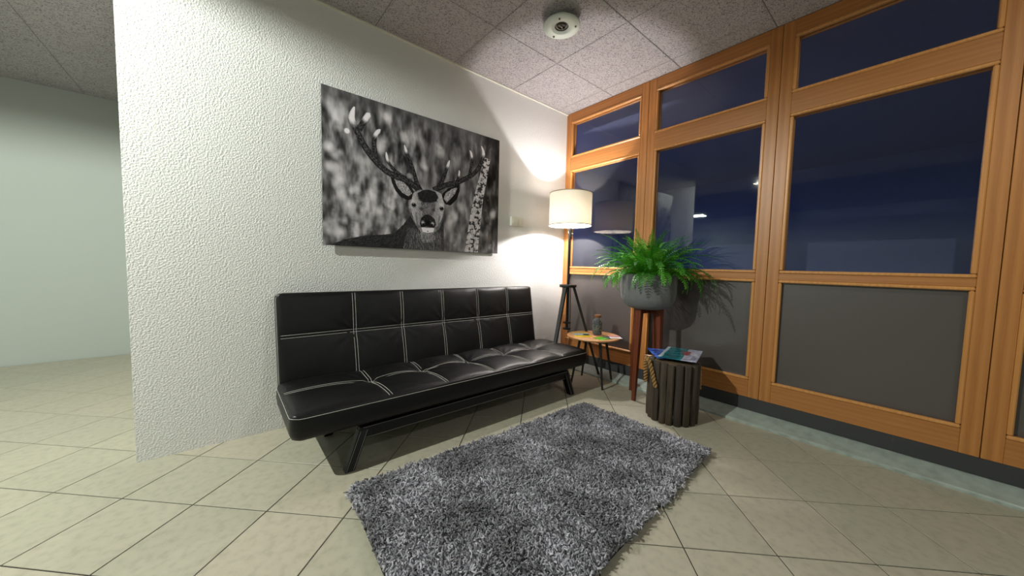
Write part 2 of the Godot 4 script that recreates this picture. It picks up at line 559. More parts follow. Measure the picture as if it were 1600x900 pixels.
func build_setting() -> void:
	build_floor()
	build_ceiling()
	slab("wall_back", "white roughcast wall behind the black sofa", Vector3(WALL_END, -0.2, -0.16), Vector3(0.0, TOP + 0.1, 0.0), M.white_plaster)
	bay(1, 0.0, 0.935, "timber partition bay in the corner behind the floor lamp")
	bay(2, 0.938, 1.868, "timber partition bay behind the fern")
	bay(3, 1.871, 2.801, "timber partition bay past the log stool")
	bay(4, 2.804, 3.734, "timber partition bay at the end of the room")
	slab("wall_right", "plain wall closing the partition", Vector3(0.0, -0.2, 3.737), Vector3(0.07, TOP + 0.1, 4.7), M.white_plaster)
	# skirting and the sloping stone kerb under the partition
	slab("trim_1", "dark grey skirting under the timber partition", Vector3(0.004, -0.1, 0.0), Vector3(0.075, 0.15, 3.737), M.dark_skirting)
	var st := start(false)
	var prof := [Vector2(-0.135, -0.02), Vector2(-0.135, 0.012), Vector2(-0.128, 0.019), Vector2(-0.028, 0.050), Vector2(-0.008, 0.056), Vector2(0.004, 0.056), Vector2(0.004, -0.02)]
	var za := 0.0
	var zb := 3.737
	for k in prof.size():
		var p: Vector2 = prof[k]
		var q: Vector2 = prof[(k + 1) % prof.size()]
		face(st, [Vector3(p.x, p.y, za), Vector3(q.x, q.y, za), Vector3(q.x, q.y, zb), Vector3(p.x, p.y, zb)], Vector3(p.y - q.y, q.x - p.x, 0))
	var kerb := MeshInstance3D.new()
	kerb.name = "baseboard_right"
	kerb.mesh = done(st)
	kerb.material_override = M.kerb_stone
	add_child(kerb)
	kerb.set_meta("kind", "structure")
	kerb.set_meta("label", "grey green sloping stone kerb along the foot of the partition")
	slab("trim_2", "slim white edge strip where wall and ceiling meet", Vector3(WALL_END, TOP - 0.008, 0.0), Vector3(0.0, TOP - 0.0005, 0.018), M.white_plastic)
	# the rest of the room and the hall that opens on the far side of the sofa wall
	slab("wall_front", "plain white wall behind the viewer", Vector3(-9.2, -0.2, 4.5), Vector3(0.12, TOP + 0.1, 4.7), M.hall_wall)
	slab("wall_left", "end wall of the hall", Vector3(-9.2, -0.2, -3.2), Vector3(-9.0, TOP + 0.1, 4.7), M.hall_wall)
	slab("wall_hall", "back wall of the hall", Vector3(-9.2, -0.2, -3.2), Vector3(WALL_END + 0.16, TOP + 0.1, -3.0), M.hall_wall)
	slab("wall_return", "side wall of the hall behind the sofa wall", Vector3(WALL_END, -0.2, -3.2), Vector3(WALL_END + 0.16, TOP + 0.1, -0.16), M.white_plaster)
	# the room seen through the glass
	slab("floor_beyond", "floor of the room behind the glass", Vector3(0.12, -0.2, -1.4), Vector3(5.2, 0.0, 4.7), M.hall_floor)
	slab("ceiling_beyond", "plain ceiling of the dark room behind the glass", Vector3(0.12, TOP, -1.4), Vector3(5.2, TOP + 0.2, 4.7), M.blue_wall)
	slab("wall_beyond", "blue grey wall of the room behind the glass", Vector3(4.2, -0.2, -1.4), Vector3(4.4, TOP + 0.1, 4.7), M.blue_wall)
	slab("wall_beyond_back", "blue grey side wall of the room behind the glass", Vector3(0.0, -0.2, -1.4), Vector3(4.4, TOP + 0.1, -1.2), M.blue_wall)
	slab("wall_beyond_front", "blue grey end wall of the room behind the glass", Vector3(0.07, -0.2, 4.5), Vector3(4.4, TOP + 0.1, 4.7), M.blue_wall)
	slab("wall_beyond_near", "short wall between the two rooms", Vector3(0.0, -0.2, -1.2), Vector3(0.16, TOP + 0.1, -0.003), M.blue_wall)

func round_ceiling_light(label: String, p: Vector3, r: float, glow: Color, strength: float, energy: float) -> void:
	var o := thing("ceiling_light", label, "light", p)
	part("rim", lathe_mesh([Vector2(r * 0.9, -0.03), Vector2(r, -0.03), Vector2(r + 0.012, -0.02), Vector2(r + 0.012, 0.0)], 40), M.white_plastic, o)
	var m: StandardMaterial3D = M.panel_light.duplicate()
	m.emission = glow
	m.emission_energy_multiplier = strength
	part("diffuser", lathe_mesh([Vector2(0.0, -0.045), Vector2(r * 0.5, -0.042), Vector2(r * 0.93, -0.03), Vector2(r * 0.9, -0.01)], 40), m, o)
	var l := AreaLight3D.new()
	l.name = "lamp_light"
	l.area_size = Vector2(r * 1.7, r * 1.7)
	l.light_energy = energy
	l.light_color = glow
	l.area_range = 14.0
	l.shadow_enabled = true
	l.rotation.x = -PI / 2
	l.position.y = -0.055
	o.add_child(l)

# an opal bowl on a metal ring, flush under the ceiling: it lights walls and floor, the ring keeps its light off the ceiling
func bowl_light(p: Vector3) -> void:
	var o := thing("ceiling_light", "round opal bowl ceiling light over the open floor behind the viewer", "light", p)
	part("ring", lathe_mesh([Vector2(0.222, -0.142), Vector2(0.240, -0.142), Vector2(0.242, -0.139), Vector2(0.242, 0.0), Vector2(0.236, 0.0), Vector2(0.236, -0.134), Vector2(0.222, -0.138)], 64, 0.5), M.white_plastic, o)
	var m: StandardMaterial3D = M.panel_light.duplicate()
	m.emission = Color(0.985, 1.0, 0.94)
	m.emission_energy_multiplier = 2.0
	var bowl := part("bowl", lathe_mesh([Vector2(0.0, -0.205), Vector2(0.09, -0.198), Vector2(0.17, -0.176), Vector2(0.216, -0.146), Vector2(0.219, -0.120)], 48, 9.0), m, o)
	var l := OmniLight3D.new()
	l.name = "bowl_glow"
	l.light_color = Color(0.99, 1.0, 0.97)
	l.light_energy = BOWL_ENERGY
	l.light_size = 0.014
	l.omni_range = 14.0
	l.omni_attenuation = 2.0
	l.shadow_enabled = true
	l.position.y = -0.131
	bowl.add_child(l)

# a shallow metal ring under the ceiling with the bulb set up inside it, so that the ring cuts its light off at a low angle
func ring_light(p: Vector3) -> void:
	var o := thing("ceiling_light", "small ring shaped ceiling light past the end of the sofa wall", "light", p)
	part("ring", lathe_mesh([Vector2(0.130, -0.036), Vector2(0.136, -0.036), Vector2(0.138, -0.034), Vector2(0.138, 0.0), Vector2(0.134, 0.0), Vector2(0.130, -0.034)], 64, 0.5), M.white_plastic, o)
	part("holder", lathe_mesh([Vector2(0.0, -0.003), Vector2(0.03, -0.003), Vector2(0.03, 0.0)], 24), M.white_plastic, o)
	var m: StandardMaterial3D = M.panel_light.duplicate()
	m.emission = Color(0.95, 1.0, 0.88)
	m.emission_energy_multiplier = 4.0
	var bulb := part("bulb", lathe_mesh([Vector2(0.0, -0.032), Vector2(0.012, -0.028), Vector2(0.015, -0.019), Vector2(0.012, -0.008), Vector2(0.008, -0.003)], 24, 9.0), m, o)
	var l := OmniLight3D.new()
	l.name = "bulb_light"
	l.light_color = Color(0.975, 1.0, 0.955)
	l.light_energy = SPOT_ENERGY
	l.light_size = 0.010
	l.omni_range = 14.0
	l.omni_attenuation = 2.0
	l.shadow_enabled = true
	l.position.y = -0.019
	bulb.add_child(l)

# ---------------------------------------------------------------- the sofa
func puffed(us: Array, vs: Array, p: Vector2, puff: float, drop: float) -> float:
	var cell := func(a: Array, x: float) -> float:
		for k in a.size() - 1:
			if x <= a[k + 1] or k == a.size() - 2:
				var t := clampf((x - a[k]) / (a[k + 1] - a[k]), 0, 1)
				return pow(maxf(4 * t * (1 - t), 0.0), 0.42)
		return 0.0
	var h: float = puff * cell.call(us, p.x) * cell.call(vs, p.y)
	for i in range(1, us.size() - 1):
		for j in range(1, vs.size() - 1):
			var d := p - Vector2(us[i], vs[j])
			var r := d.length()
			if r < 0.35:
				h -= drop * (0.6 * exp(-r * r / 0.018) + 0.4 * exp(-r / 0.035))
				h += drop * 0.30 * sin(d.angle() * 11.0 + i * 2.3 + j) * exp(-r / 0.07) * smoothstep(0.0, 0.04, r)
	return h

# a tufted cushion: x along, z in depth, y up at its rim; returns the body and its stitching
func cushion(us: Array, vs: Array, th: float, puff: float, drop: float, step: float, corner: float) -> Array:
	var lo := Vector2(us[0], vs[0])
	var hi := Vector2(us[-1], vs[-1])
	var nu := int((hi.x - lo.x) / step)
	var nv := int((hi.y - lo.y) / step)
	var mid := (lo + hi) / 2
	var half := (hi - lo) / 2
	var spot := func(i: int, j: int) -> Vector2:
		var p := Vector2(lerpf(lo.x, hi.x, float(i) / nu), lerpf(lo.y, hi.y, float(j) / nv))
		var q := (p - mid).abs() - (half - Vector2.ONE * corner)
		if q.x > 0 and q.y > 0:
			var k := maxf(q.x, q.y) / q.length()
			q *= k
			p = mid + (p - mid).sign() * (half - Vector2.ONE * corner + q)
		return p
	var wr := FastNoiseLite.new()
	wr.seed = 77
	wr.frequency = 6.0
	var pos := []
	for i in nu + 1:
		for j in nv + 1:
			var p: Vector2 = spot.call(i, j)
			var e := minf(minf(i, nu - i), minf(j, nv - j)) * step
			pos.append(Vector3(p.x, puffed(us, vs, p, puff, drop) + 0.0022 * wr.get_noise_2d(p.x, p.y * 0.5) * smoothstep(0.0, 0.06, e), p.y))
	var st := start()
	var id := func(i: int, j: int) -> Vector3: return pos[i * (nv + 1) + j]
	for i in nu:
		for j in nv:
			quad(st, id.call(i, j), id.call(i, j + 1), id.call(i + 1, j + 1), id.call(i + 1, j))
	var ring := []
	for i in nu:
		ring.append(id.call(i, nv))
	for j in nv:
		ring.append(id.call(nu, nv - j))
	for i in nu:
		ring.append(id.call(nu - i, 0))
	for j in nv:
		ring.append(id.call(0, j))
	var outs := []
	var n := ring.size()
	for k in n:
		var t: Vector3 = ring[(k + 1) % n] - ring[(k + n - 1) % n]
		outs.append(Vector3(-t.z, 0, t.x).normalized() * -1.0)
	if outs[0].dot(ring[0] - Vector3(mid.x, 0, mid.y)) < 0:
		for k in n:
			outs[k] = -outs[k]
	var shape := [Vector2(0, 0), Vector2(0.004, -0.002), Vector2(0.008, -0.010), Vector2(0.012, -0.03), Vector2(0.014, -th * 0.5), Vector2(0.010, -th * 0.78), Vector2(0.002, -th * 0.93), Vector2(-0.012, -th)]
	st.set_smooth_group(1)
	for s in shape.size() - 1:
		for k in n:
			var j := (k + 1) % n
			var a: Vector3 = ring[k] + outs[k] * shape[s].x + Vector3.UP * shape[s].y
			var b: Vector3 = ring[j] + outs[j] * shape[s].x + Vector3.UP * shape[s].y
			var c: Vector3 = ring[j] + outs[j] * shape[s + 1].x + Vector3.UP * shape[s + 1].y
			var d: Vector3 = ring[k] + outs[k] * shape[s + 1].x + Vector3.UP * shape[s + 1].y
			quad(st, a, d, c, b)
	st.set_smooth_group(-1)
	for k in n:
		var j := (k + 1) % n
		tri(st, Vector3(mid.x, -th, mid.y), ring[j] + outs[j] * -0.012 + Vector3.UP * -th, ring[k] + outs[k] * -0.012 + Vector3.UP * -th)
	var body := done(st)
	# two rows of white thread along every seam, one round the rim
	var sw := start()
	var along := func(from: Vector2, to: Vector2) -> void:
		var pts := []
		var m := int((to - from).length() / 0.012)
		for k in m + 1:
			var p := from.lerp(to, float(k) / m)
			pts.append(Vector3(p.x, puffed(us, vs, p, puff, drop) + 0.0016, p.y))
		add_tube(sw, pts, [0.0010], 4, false)
	for i in range(1, us.size() - 1):
		for s in [-0.0085, 0.0085]:
			along.call(Vector2(us[i] + s, lo.y + 0.004), Vector2(us[i] + s, hi.y - 0.002))
	for j in range(1, vs.size() - 1):
		for s in [-0.0085, 0.0085]:
			along.call(Vector2(lo.x + 0.004, vs[j] + s), Vector2(hi.x - 0.004, vs[j] + s))
	var loop := []
	for k in range(0, n + 1, 2):
		loop.append(ring[k % n] + outs[k % n] * 0.0105 + Vector3.UP * -0.013)
	add_tube(sw, loop, [0.0011], 4, false)
	return [body, done(sw)]

func build_sofa() -> void:
	var o := thing("sofa_bed", "black leather armless sofa bed with white stitched squares along the white wall", "sofa", Vector3(-1.525, 0, 0.45))
	var back := Transform3D(Basis.IDENTITY, -o.position)
	var seat := cushion([-2.655, -2.2, -1.855, -1.497, -1.145, -0.82, -0.496], [0.20, 0.405, 0.744], 0.125, 0.030, 0.030, 0.0125, 0.03)
	var s := part("seat", seat[0], M.leather, o, back * at(Vector3(0, 0.345, 0)))
	part("stitching", seat[1], M.white_thread, s)
	var rest := cushion([-2.64, -2.222, -1.895, -1.565, -1.235, -0.908, -0.605], [0.0, 0.253, 0.56], 0.10, 0.018, 0.016, 0.0125, 0.02)
	var d := Vector3(0, -0.986, 0.168).normalized()
	var tilt := Basis(Vector3.RIGHT, Vector3(0, -d.z * -1.0, -d.y), d)
	var b := part("backrest", rest[0], M.leather, o, back * Transform3D(tilt, Vector3(0, 0.862, 0.124)))
	part("stitching", rest[1], M.white_thread, b)
	# two padded trapezoid frames carry the seat
	for row in [[0.665, 0.73, "front"], [0.30, 0.26, "rear"]]:
		var z: float = row[0]
		var st := start(false)
		add_box(st, at(Vector3(-1.503, 0.152, z)), Vector3(1.69, 0.072, 0.045), 0.006)
		var beam := part("frame", done(st), M.leather, o, back)
		var sw := start()
		if row[2] == "front":
			for y in [0.180, 0.124]:
				add_tube(sw, [Vector3(-2.33, y, z + 0.0232), Vector3(-0.68, y, z + 0.0232)], [0.0008], 4, false)
			part("stitching", done(sw), M.white_thread, beam)
		for e in [[-2.325, -2.415], [-0.682, -0.690 + 0.012]]:
			var ls := start(false)
			add_leg(ls, Vector3(e[0], 0.17, z), Vector3(e[1], 0.0, row[1]), Vector2(0.052, 0.044), Vector2(0.046, 0.046), Vector3.RIGHT, Vector3.BACK)
			var leg := part("leg", done(ls), M.leather, o, back)
			if row[2] == "front":
				var lw := start()
				for q in [-0.017, 0.017]:
					add_tube(lw, [Vector3(e[0] + q, 0.165, z + 0.0233), Vector3(e[1] + q, 0.004, row[1] + 0.0238)], [0.0008], 4, false)
				part("stitching", done(lw), M.white_thread, leg)
	# the hinges between seat and back and the slatted under-frame hide under the seat
	var hs := start(false)
	add_box(hs, at(Vector3(-1.503, 0.195, 0.48)), Vector3(1.5, 0.03, 0.34), 0.004)
	part("under_frame", done(hs), M.black_metal, o, back)

# ---------------------------------------------------------------- lamp
func build_lamp() -> void:
	var p := Vector3(BULB.x, 0, BULB.z)
	var o := thing("floor_lamp", "floor lamp with cream drum shade on black wooden tripod in the corner", "lamp", p)
	var r := 0.2
	var y0 := 1.456
	var y1 := 1.765
	var sh := part("shade", lathe_mesh([Vector2(r, y0), Vector2(r, y1), Vector2(r - 0.0015, y1), Vector2(r - 0.0015, y0), Vector2(r, y0)], 72, 0.3), M.shade_cloth, o)
	for y in [y0, y1 - 0.008]:
		part("shade_trim", lathe_mesh([Vector2(r + 0.0006, y), Vector2(r + 0.002, y), Vector2(r + 0.002, y + 0.008), Vector2(r + 0.0006, y + 0.008)], 72), M.shade_trim, sh)
	var sp := start()
	for k in 3:
		var a := TAU * k / 3 + 0.4
		add_tube(sp, [Vector3(cos(a) * 0.022, y0 + 0.012, sin(a) * 0.022), Vector3(cos(a) * (r - 0.002), y0 + 0.004, sin(a) * (r - 0.002))], [0.0018], 6)
	part("shade_spider", done(sp), M.chrome, sh)
	part("socket", lathe_mesh([Vector2(0.0, 1.385), Vector2(0.013, 1.385), Vector2(0.016, 1.39), Vector2(0.016, 1.43), Vector2(0.021, 1.435), Vector2(0.021, 1.478), Vector2(0.0, 1.478)], 24), M.chrome, o)
	var bm := lathe_mesh([Vector2(0.012, -0.055), Vector2(0.016, -0.04), Vector2(0.028, -0.016), Vector2(0.032, 0.004), Vector2(0.028, 0.022), Vector2(0.016, 0.034), Vector2(0.0, 0.038)], 24, 9.0)
	var bulb := part("bulb", bm, M.bulb_glow, o, at(Vector3(0, BULB.y, 0)))
	var l := OmniLight3D.new()
	l.name = "bulb_light"
	l.light_color = Color(1.0, 0.98, 0.972)
	l.light_energy = LAMP_ENERGY
	l.light_size = 0.015
	l.omni_range = 14.0
	l.omni_attenuation = 2.0
	l.shadow_enabled = true
	bulb.add_child(l)
	part("pole", lathe_mesh([Vector2(0.0, 0.46), Vector2(0.0125, 0.46), Vector2(0.0125, 1.386), Vector2(0.0, 1.386)], 20), M.black_metal, o)
	part("hub", lathe_mesh([Vector2(0.0, 0.866), Vector2(0.078, 0.866), Vector2(0.082, 0.87), Vector2(0.082, 0.889), Vector2(0.078, 0.893), Vector2(0.0, 0.893)], 40), M.black_plastic, o)
	for foot in [Vector3(0.218, 0.028, 0.236), Vector3(-0.312, 0, 0.068), Vector3(0.122, 0, -0.302)]:
		var flat := Vector3(foot.x, 0, foot.z).normalized()
		var ls := start(false)
		add_leg(ls, flat * 0.055 + Vector3(0, 0.872, 0), foot, Vector2(0.036, 0.026), Vector2(0.027, 0.022), flat.cross(Vector3.UP), flat)
		part("leg", done(ls), M.black_plastic, o)
	part("clamp", lathe_mesh([Vector2(0.0, 0.455), Vector2(0.036, 0.455), Vector2(0.038, 0.458), Vector2(0.038, 0.468), Vector2(0.036, 0.471), Vector2(0.014, 0.471), Vector2(0.014, 0.515), Vector2(0.036, 0.515), Vector2(0.038, 0.518), Vector2(0.038, 0.527), Vector2(0.036, 0.530), Vector2(0.0, 0.530)], 28), M.black_plastic, o)
	var cord := []
	for k in 25:
		var t := k / 24.0
		cord.append(Vector3(0.022 + 0.012 * sin(t * 5.0), 0.86 - 0.854 * minf(t * 1.15, 1.0), 0.012 + maxf(t - 0.87, 0) * 0.5))
	part("cord", tube_mesh(cord, [0.003], 6), M.black_plastic, o)
	var joint := start(false)
	add_box(joint, at(Vector3(0.018, 1.372, 0.018)), Vector3(0.012, 0.028, 0.012), 0.002)
	part("switch", done(joint), M.chrome, o)

# ---------------------------------------------------------------- tables, plant, stool
func build_side_table() -> void:
	var c := Vector3(-0.31, 0, 0.67)
	var o := thing("side_table", "small round side table with pale wooden top and four thin black legs", "table", c)
	part("tabletop", lathe_mesh([Vector2(0.0, 0.427), Vector2(0.226, 0.427), Vector2(0.236, 0.433), Vector2(0.238, 0.438), Vector2(0.236, 0.443), Vector2(0.232, 0.445), Vector2(0.0, 0.445)], 72), M.table_wood, o)
	for f in [Vector3(-0.385, 0, 0.838), Vector3(-0.124, 0.018, 0.754), Vector3(-0.206, 0, 0.473), Vector3(-0.466, 0, 0.556)]:
		var d: Vector3 = f - c
		var top := Vector3(d.x * 0.62, 0.428, d.z * 0.62)
		part("leg", tube_mesh([top, d], [0.0125, 0.0085], 14), M.black_metal, o)

func build_jar() -> void:
	var p := Vector3(-0.262, 0.445, 0.674)
	var o := thing("glass_jar", "stoppered glass jar of dark dried fruit standing on the side table", "jar", p)
	var prof := [Vector2(0.0, 0.003), Vector2(0.038, 0.003), Vector2(0.043, 0.008), Vector2(0.044, 0.02), Vector2(0.044, 0.125), Vector2(0.041, 0.138), Vector2(0.032, 0.148), Vector2(0.026, 0.153), Vector2(0.026, 0.168)]
	part("glass_body", lathe_mesh(prof, 40, 9.0), M.clear_glass, o)
	part("stopper", lathe_mesh([Vector2(0.0, 0.158), Vector2(0.025, 0.158), Vector2(0.0255, 0.166), Vector2(0.031, 0.166), Vector2(0.032, 0.169), Vector2(0.032, 0.183), Vector2(0.030, 0.186), Vector2(0.0, 0.186)], 32), M.cork, o)
	var st := start()
	var r := RandomNumberGenerator.new()
	r.seed = 8
	var tones := [Color(0.012, 0.013, 0.022), Color(0.02, 0.02, 0.03), Color(0.035, 0.035, 0.045), Color(0.03, 0.05, 0.03), Color(0.16, 0.15, 0.15), Color(0.22, 0.17, 0.05), Color(0.10, 0.06, 0.05)]
	var odds := [0, 0, 0, 1, 1, 1, 2, 2, 3, 3, 4, 4, 5, 6]
	for k in 520:
		var a := r.randf() * TAU
		var y := 0.010 + 0.132 * r.randf()
		var top := 0.0385 if y < 0.122 else 0.0265
		var q := Vector3(cos(a) * top * sqrt(r.randf_range(0.8, 1)), y, sin(a) * top * sqrt(r.randf_range(0.8, 1)))
		var s := r.randf_range(0.0045, 0.0078)
		var tone: Color = tones[odds[r.randi_range(0, odds.size() - 1)]]
		st.set_color(tone)
		st.set_smooth_group(k)
		var turn := Basis.from_euler(Vector3(r.randf() * 6, r.randf() * 6, r.randf() * 6))
		var v := []
		for e in [Vector3.RIGHT, Vector3.UP, Vector3.LEFT, Vector3.DOWN, Vector3.BACK, Vector3.FORWARD]:
			v.append(q + turn * (e * Vector3(1.25, 0.9, 1.0)) * s)
		for f in [[0, 1, 4], [1, 2, 4], [2, 3, 4], [3, 0, 4], [1, 0, 5], [2, 1, 5], [3, 2, 5], [0, 3, 5]]:
			tri(st, v[f[0]], v[f[1]], v[f[2]])
	part("dark_core", lathe_mesh([Vector2(0.0, 0.006), Vector2(0.034, 0.006), Vector2(0.035, 0.124), Vector2(0.024, 0.138), Vector2(0.0, 0.14)], 24, 9.0), M.black_plastic, o)
	var fill := part("dried_fruit", done(st), M.jar_filling, o)
	fill.set_meta("kind", "stuff")

func build_planter() -> void:
	var c := Vector3(-0.272, 0, 1.153)
	var s := thing("plant_stand", "red brown wooden plant stand with four tapered legs under the grey pot", "plant stand", c)
	var feet := [Vector3(-0.376, 0, 1.130), Vector3(-0.190, 0.006, 0.999), Vector3(-0.238, 0, 1.266), Vector3(-0.075, 0.036, 1.150)]
	var mid := Vector3(-0.224, 0, 1.140)
	var tops := []
	for f in feet:
		var d: Vector3 = f - mid
		d.y = 0
		var flat := d.normalized()
		var top: Vector3 = d * 0.80 + (mid - c) + Vector3(0, 0.742, 0)
		tops.append(top)
		var st := start(false)
		add_leg(st, top, f - c, Vector2(0.046, 0.040), Vector2(0.026, 0.026), flat.cross(Vector3.UP), flat)
		part("leg", done(st), M.stand_wood, s)
	for pair in [[0, 3], [1, 2]]:
		var a: Vector3 = tops[pair[0]] - Vector3(0, 0.022 + 0.001 * pair[0], 0)
		var b: Vector3 = tops[pair[1]] - Vector3(0, 0.022 + 0.001 * pair[0], 0)
		var st := start(false)
		add_leg(st, a, b, Vector2(0.022, 0.034), Vector2(0.022, 0.034), (b - a).cross(Vector3.UP).normalized(), Vector3.UP)
		part("cross_bar", done(st), M.stand_wood, s)
	var o := thing("potted_fern", "bushy green fern in a round grey concrete pot on the wooden stand", "plant", c + Vector3(0, 0.742, 0))
	part("pot", lathe_mesh([Vector2(0.0, 0.0), Vector2(0.105, 0.0), Vector2(0.150, 0.012), Vector2(0.184, 0.040), Vector2(0.204, 0.085), Vector2(0.211, 0.14), Vector2(0.213, 0.20), Vector2(0.212, 0.272), Vector2(0.208, 0.277), Vector2(0.199, 0.277), Vector2(0.196, 0.272), Vector2(0.195, 0.24)], 72, 0.9), M.concrete, o)
	part("soil", lathe_mesh([Vector2(0.197, 0.235), Vector2(0.196, 0.242), Vector2(0.12, 0.255), Vector2(0.0, 0.26)], 40), M.soil, o)
	var r := RandomNumberGenerator.new()
	r.seed = 4
	for k in 190:
		var az := TAU * (k * 0.381966) + r.randf_range(-0.25, 0.25)
		var layer := maxf((k - 45) / 145.0, 0.0)     # 0 outer and low, 1 inner and upright
		var e0 := deg_to_rad(lerpf(36, 84, pow(layer, 0.85)) + r.randf_range(-10, 10))
		var length := lerpf(0.44, 0.41, layer) * r.randf_range(0.66, 1.12)
		if k % 19 == 18:
			length *= 1.2
		var droop := deg_to_rad(lerpf(95, 45, layer) * r.randf_range(0.65, 1.35))
		if k < 45:
			e0 = deg_to_rad(r.randf_range(14, 38))
			length = r.randf_range(0.24, 0.40)
			droop = deg_to_rad(r.randf_range(90, 135))
		var base := Vector3(cos(az), 0, sin(az)) * lerpf(0.12, 0.02, layer) + Vector3(0, 0.25, 0)
		part("frond", frond(base, az, e0, droop, length, r), M["fern_leaf_%d" % [0, 0, 1, 1, 2][r.randi_range(0, 4)]], o)

func frond(base: Vector3, az: float, e0: float, droop: float, length: float, r: RandomNumberGenerator) -> ArrayMesh:
	var st := start(false)
	var n := int(length / 0.0165)
	var p := base
	var pts := [p]
	var dirs := []
	var sway := r.randf_range(-0.5, 0.5)
	for i in n:
		var t := float(i) / n
		var e := e0 - droop * t * (0.45 + 0.75 * t)
		var a := az + sway * t * t
		var d := Vector3(cos(a) * cos(e), sin(e), sin(a) * cos(e))
		p += d * length / n
		var rad := Vector2(p.x, p.z).length()
		if rad < 0.235 and p.y < 0.285 and t > 0.2:
			p.y = 0.285
		pts.append(p)
		dirs.append(d)
	add_tube(st, pts.filter(func(q: Vector3) -> bool: return true), [0.0016], 3, false)
	st.set_smooth_group(-1)
	for i in range(1, n):
		var t := float(i) / n
		var d: Vector3 = dirs[i]
		var side := d.cross(Vector3.UP).normalized()
		var up := side.cross(d).normalized()
		var l := 0.043 * pow(sin(PI * pow(clampf(t * 0.93 + 0.07, 0, 1), 0.72)), 0.75) * r.randf_range(0.85, 1.1) + 0.002
		for s in [-1.0, 1.0]:
			var q: Vector3 = pts[i] + d * (0.003 * s)
			var out: Vector3 = (side * s + d * 0.35 + up * r.randf_range(-0.05, 0.35)).normalized()
			var w := 0.0050
			var m := q + out * l * 0.5 + up * 0.0016
			var tip := q + out * l - up * l * 0.22
			tri(st, q - d * w * 0.5, m - d * w, m + d * w)
			tri(st, q - d * w * 0.5, m + d * w, q + d * w * 0.5)
			tri(st, m - d * w, tip, m + d * w)
	return done(st)

func build_log_stool() -> void:
	var c := Vector3(-0.435, 0, 1.462)
	var o := thing("log_stool", "round stool of upright dark wooden poles with rope handles beside the fern", "stool", c)
	var r := RandomNumberGenerator.new()
	r.seed = 21
	var n := 18
	for k in n:
		var a := TAU * k / n + r.randf_range(-0.03, 0.03)
		var rad := 0.0250 * r.randf_range(0.88, 1.1)
		var cc := Vector3(cos(a), 0, sin(a)) * 0.148
		var h := 0.410 + r.randf_range(-0.006, 0.010)
		var lean := Vector3(r.randf_range(-0.004, 0.004), 0, r.randf_range(-0.004, 0.004))
		var st := start()
		var pts := [cc + Vector3(0, 0.0, 0), cc + Vector3(0, 0.004, 0), cc + lean + Vector3(0, h * 0.3, 0), cc - lean + Vector3(0, h * 0.65, 0), cc + Vector3(0, h - 0.004, 0), cc + Vector3(0, h, 0)]
		add_tube(st, pts, [rad * 0.9, rad, rad * r.randf_range(0.95, 1.05), rad * r.randf_range(0.95, 1.05), rad, rad * 0.88], 14)
		part("pole", done(st), M["log_bark_%d" % (k % 3)], o)
	part("top_board", lathe_mesh([Vector2(0.0, 0.385), Vector2(0.126, 0.385), Vector2(0.128, 0.388), Vector2(0.128, 0.404), Vector2(0.126, 0.407), Vector2(0.0, 0.407)], 40), M.log_end, o)
	# two rope loops, each out of one hole between the poles and back into another
	for side in [3.72, 0.42]:
		var pts := []
		for k in 33:
			var t := k / 32.0
			var a: float = side + lerpf(-0.36, 0.36, t)
			var y := 0.40 - 0.155 * (1 - pow(absf(2 * t - 1), 2.0)) * -1.0
			y = (0.245 if side > 1.0 else 0.215) + (0.190 if side > 1.0 else 0.170) * sin(PI * t)
			var rr := 0.182 + 0.022 * sin(PI * t)
			pts.append(Vector3(cos(a) * rr, y, sin(a) * rr))
		part("rope_handle", rope(pts, 0.0125, 0.0078), M.rope, o)

# two strands laid round one another
func rope(line: Array, r: float, strand: float) -> ArrayMesh:
	var c := Curve3D.new()
	for p in line:
		c.add_point(p)
	var len_ := c.get_baked_length()
	var n := int(len_ / 0.004)
	var st := start()
	for s in 2:
		var pts := []
		for i in n + 1:
			var d := len_ * i / n
			var p := c.sample_baked(d, true)
			var q := c.sample_baked(minf(d + 0.004, len_), true)
			var t := (q - p).normalized() if i < n else (p - c.sample_baked(d - 0.004, true)).normalized()
			var u := t.cross(Vector3(0.31, 0.2, 0.93)).normalized()
			var v := t.cross(u)
			var a := d * 130.0 + PI * s
			pts.append(p + (u * cos(a) + v * sin(a)) * r * 0.62)
		add_tube(st, pts, [strand], 7)
	return done(st)

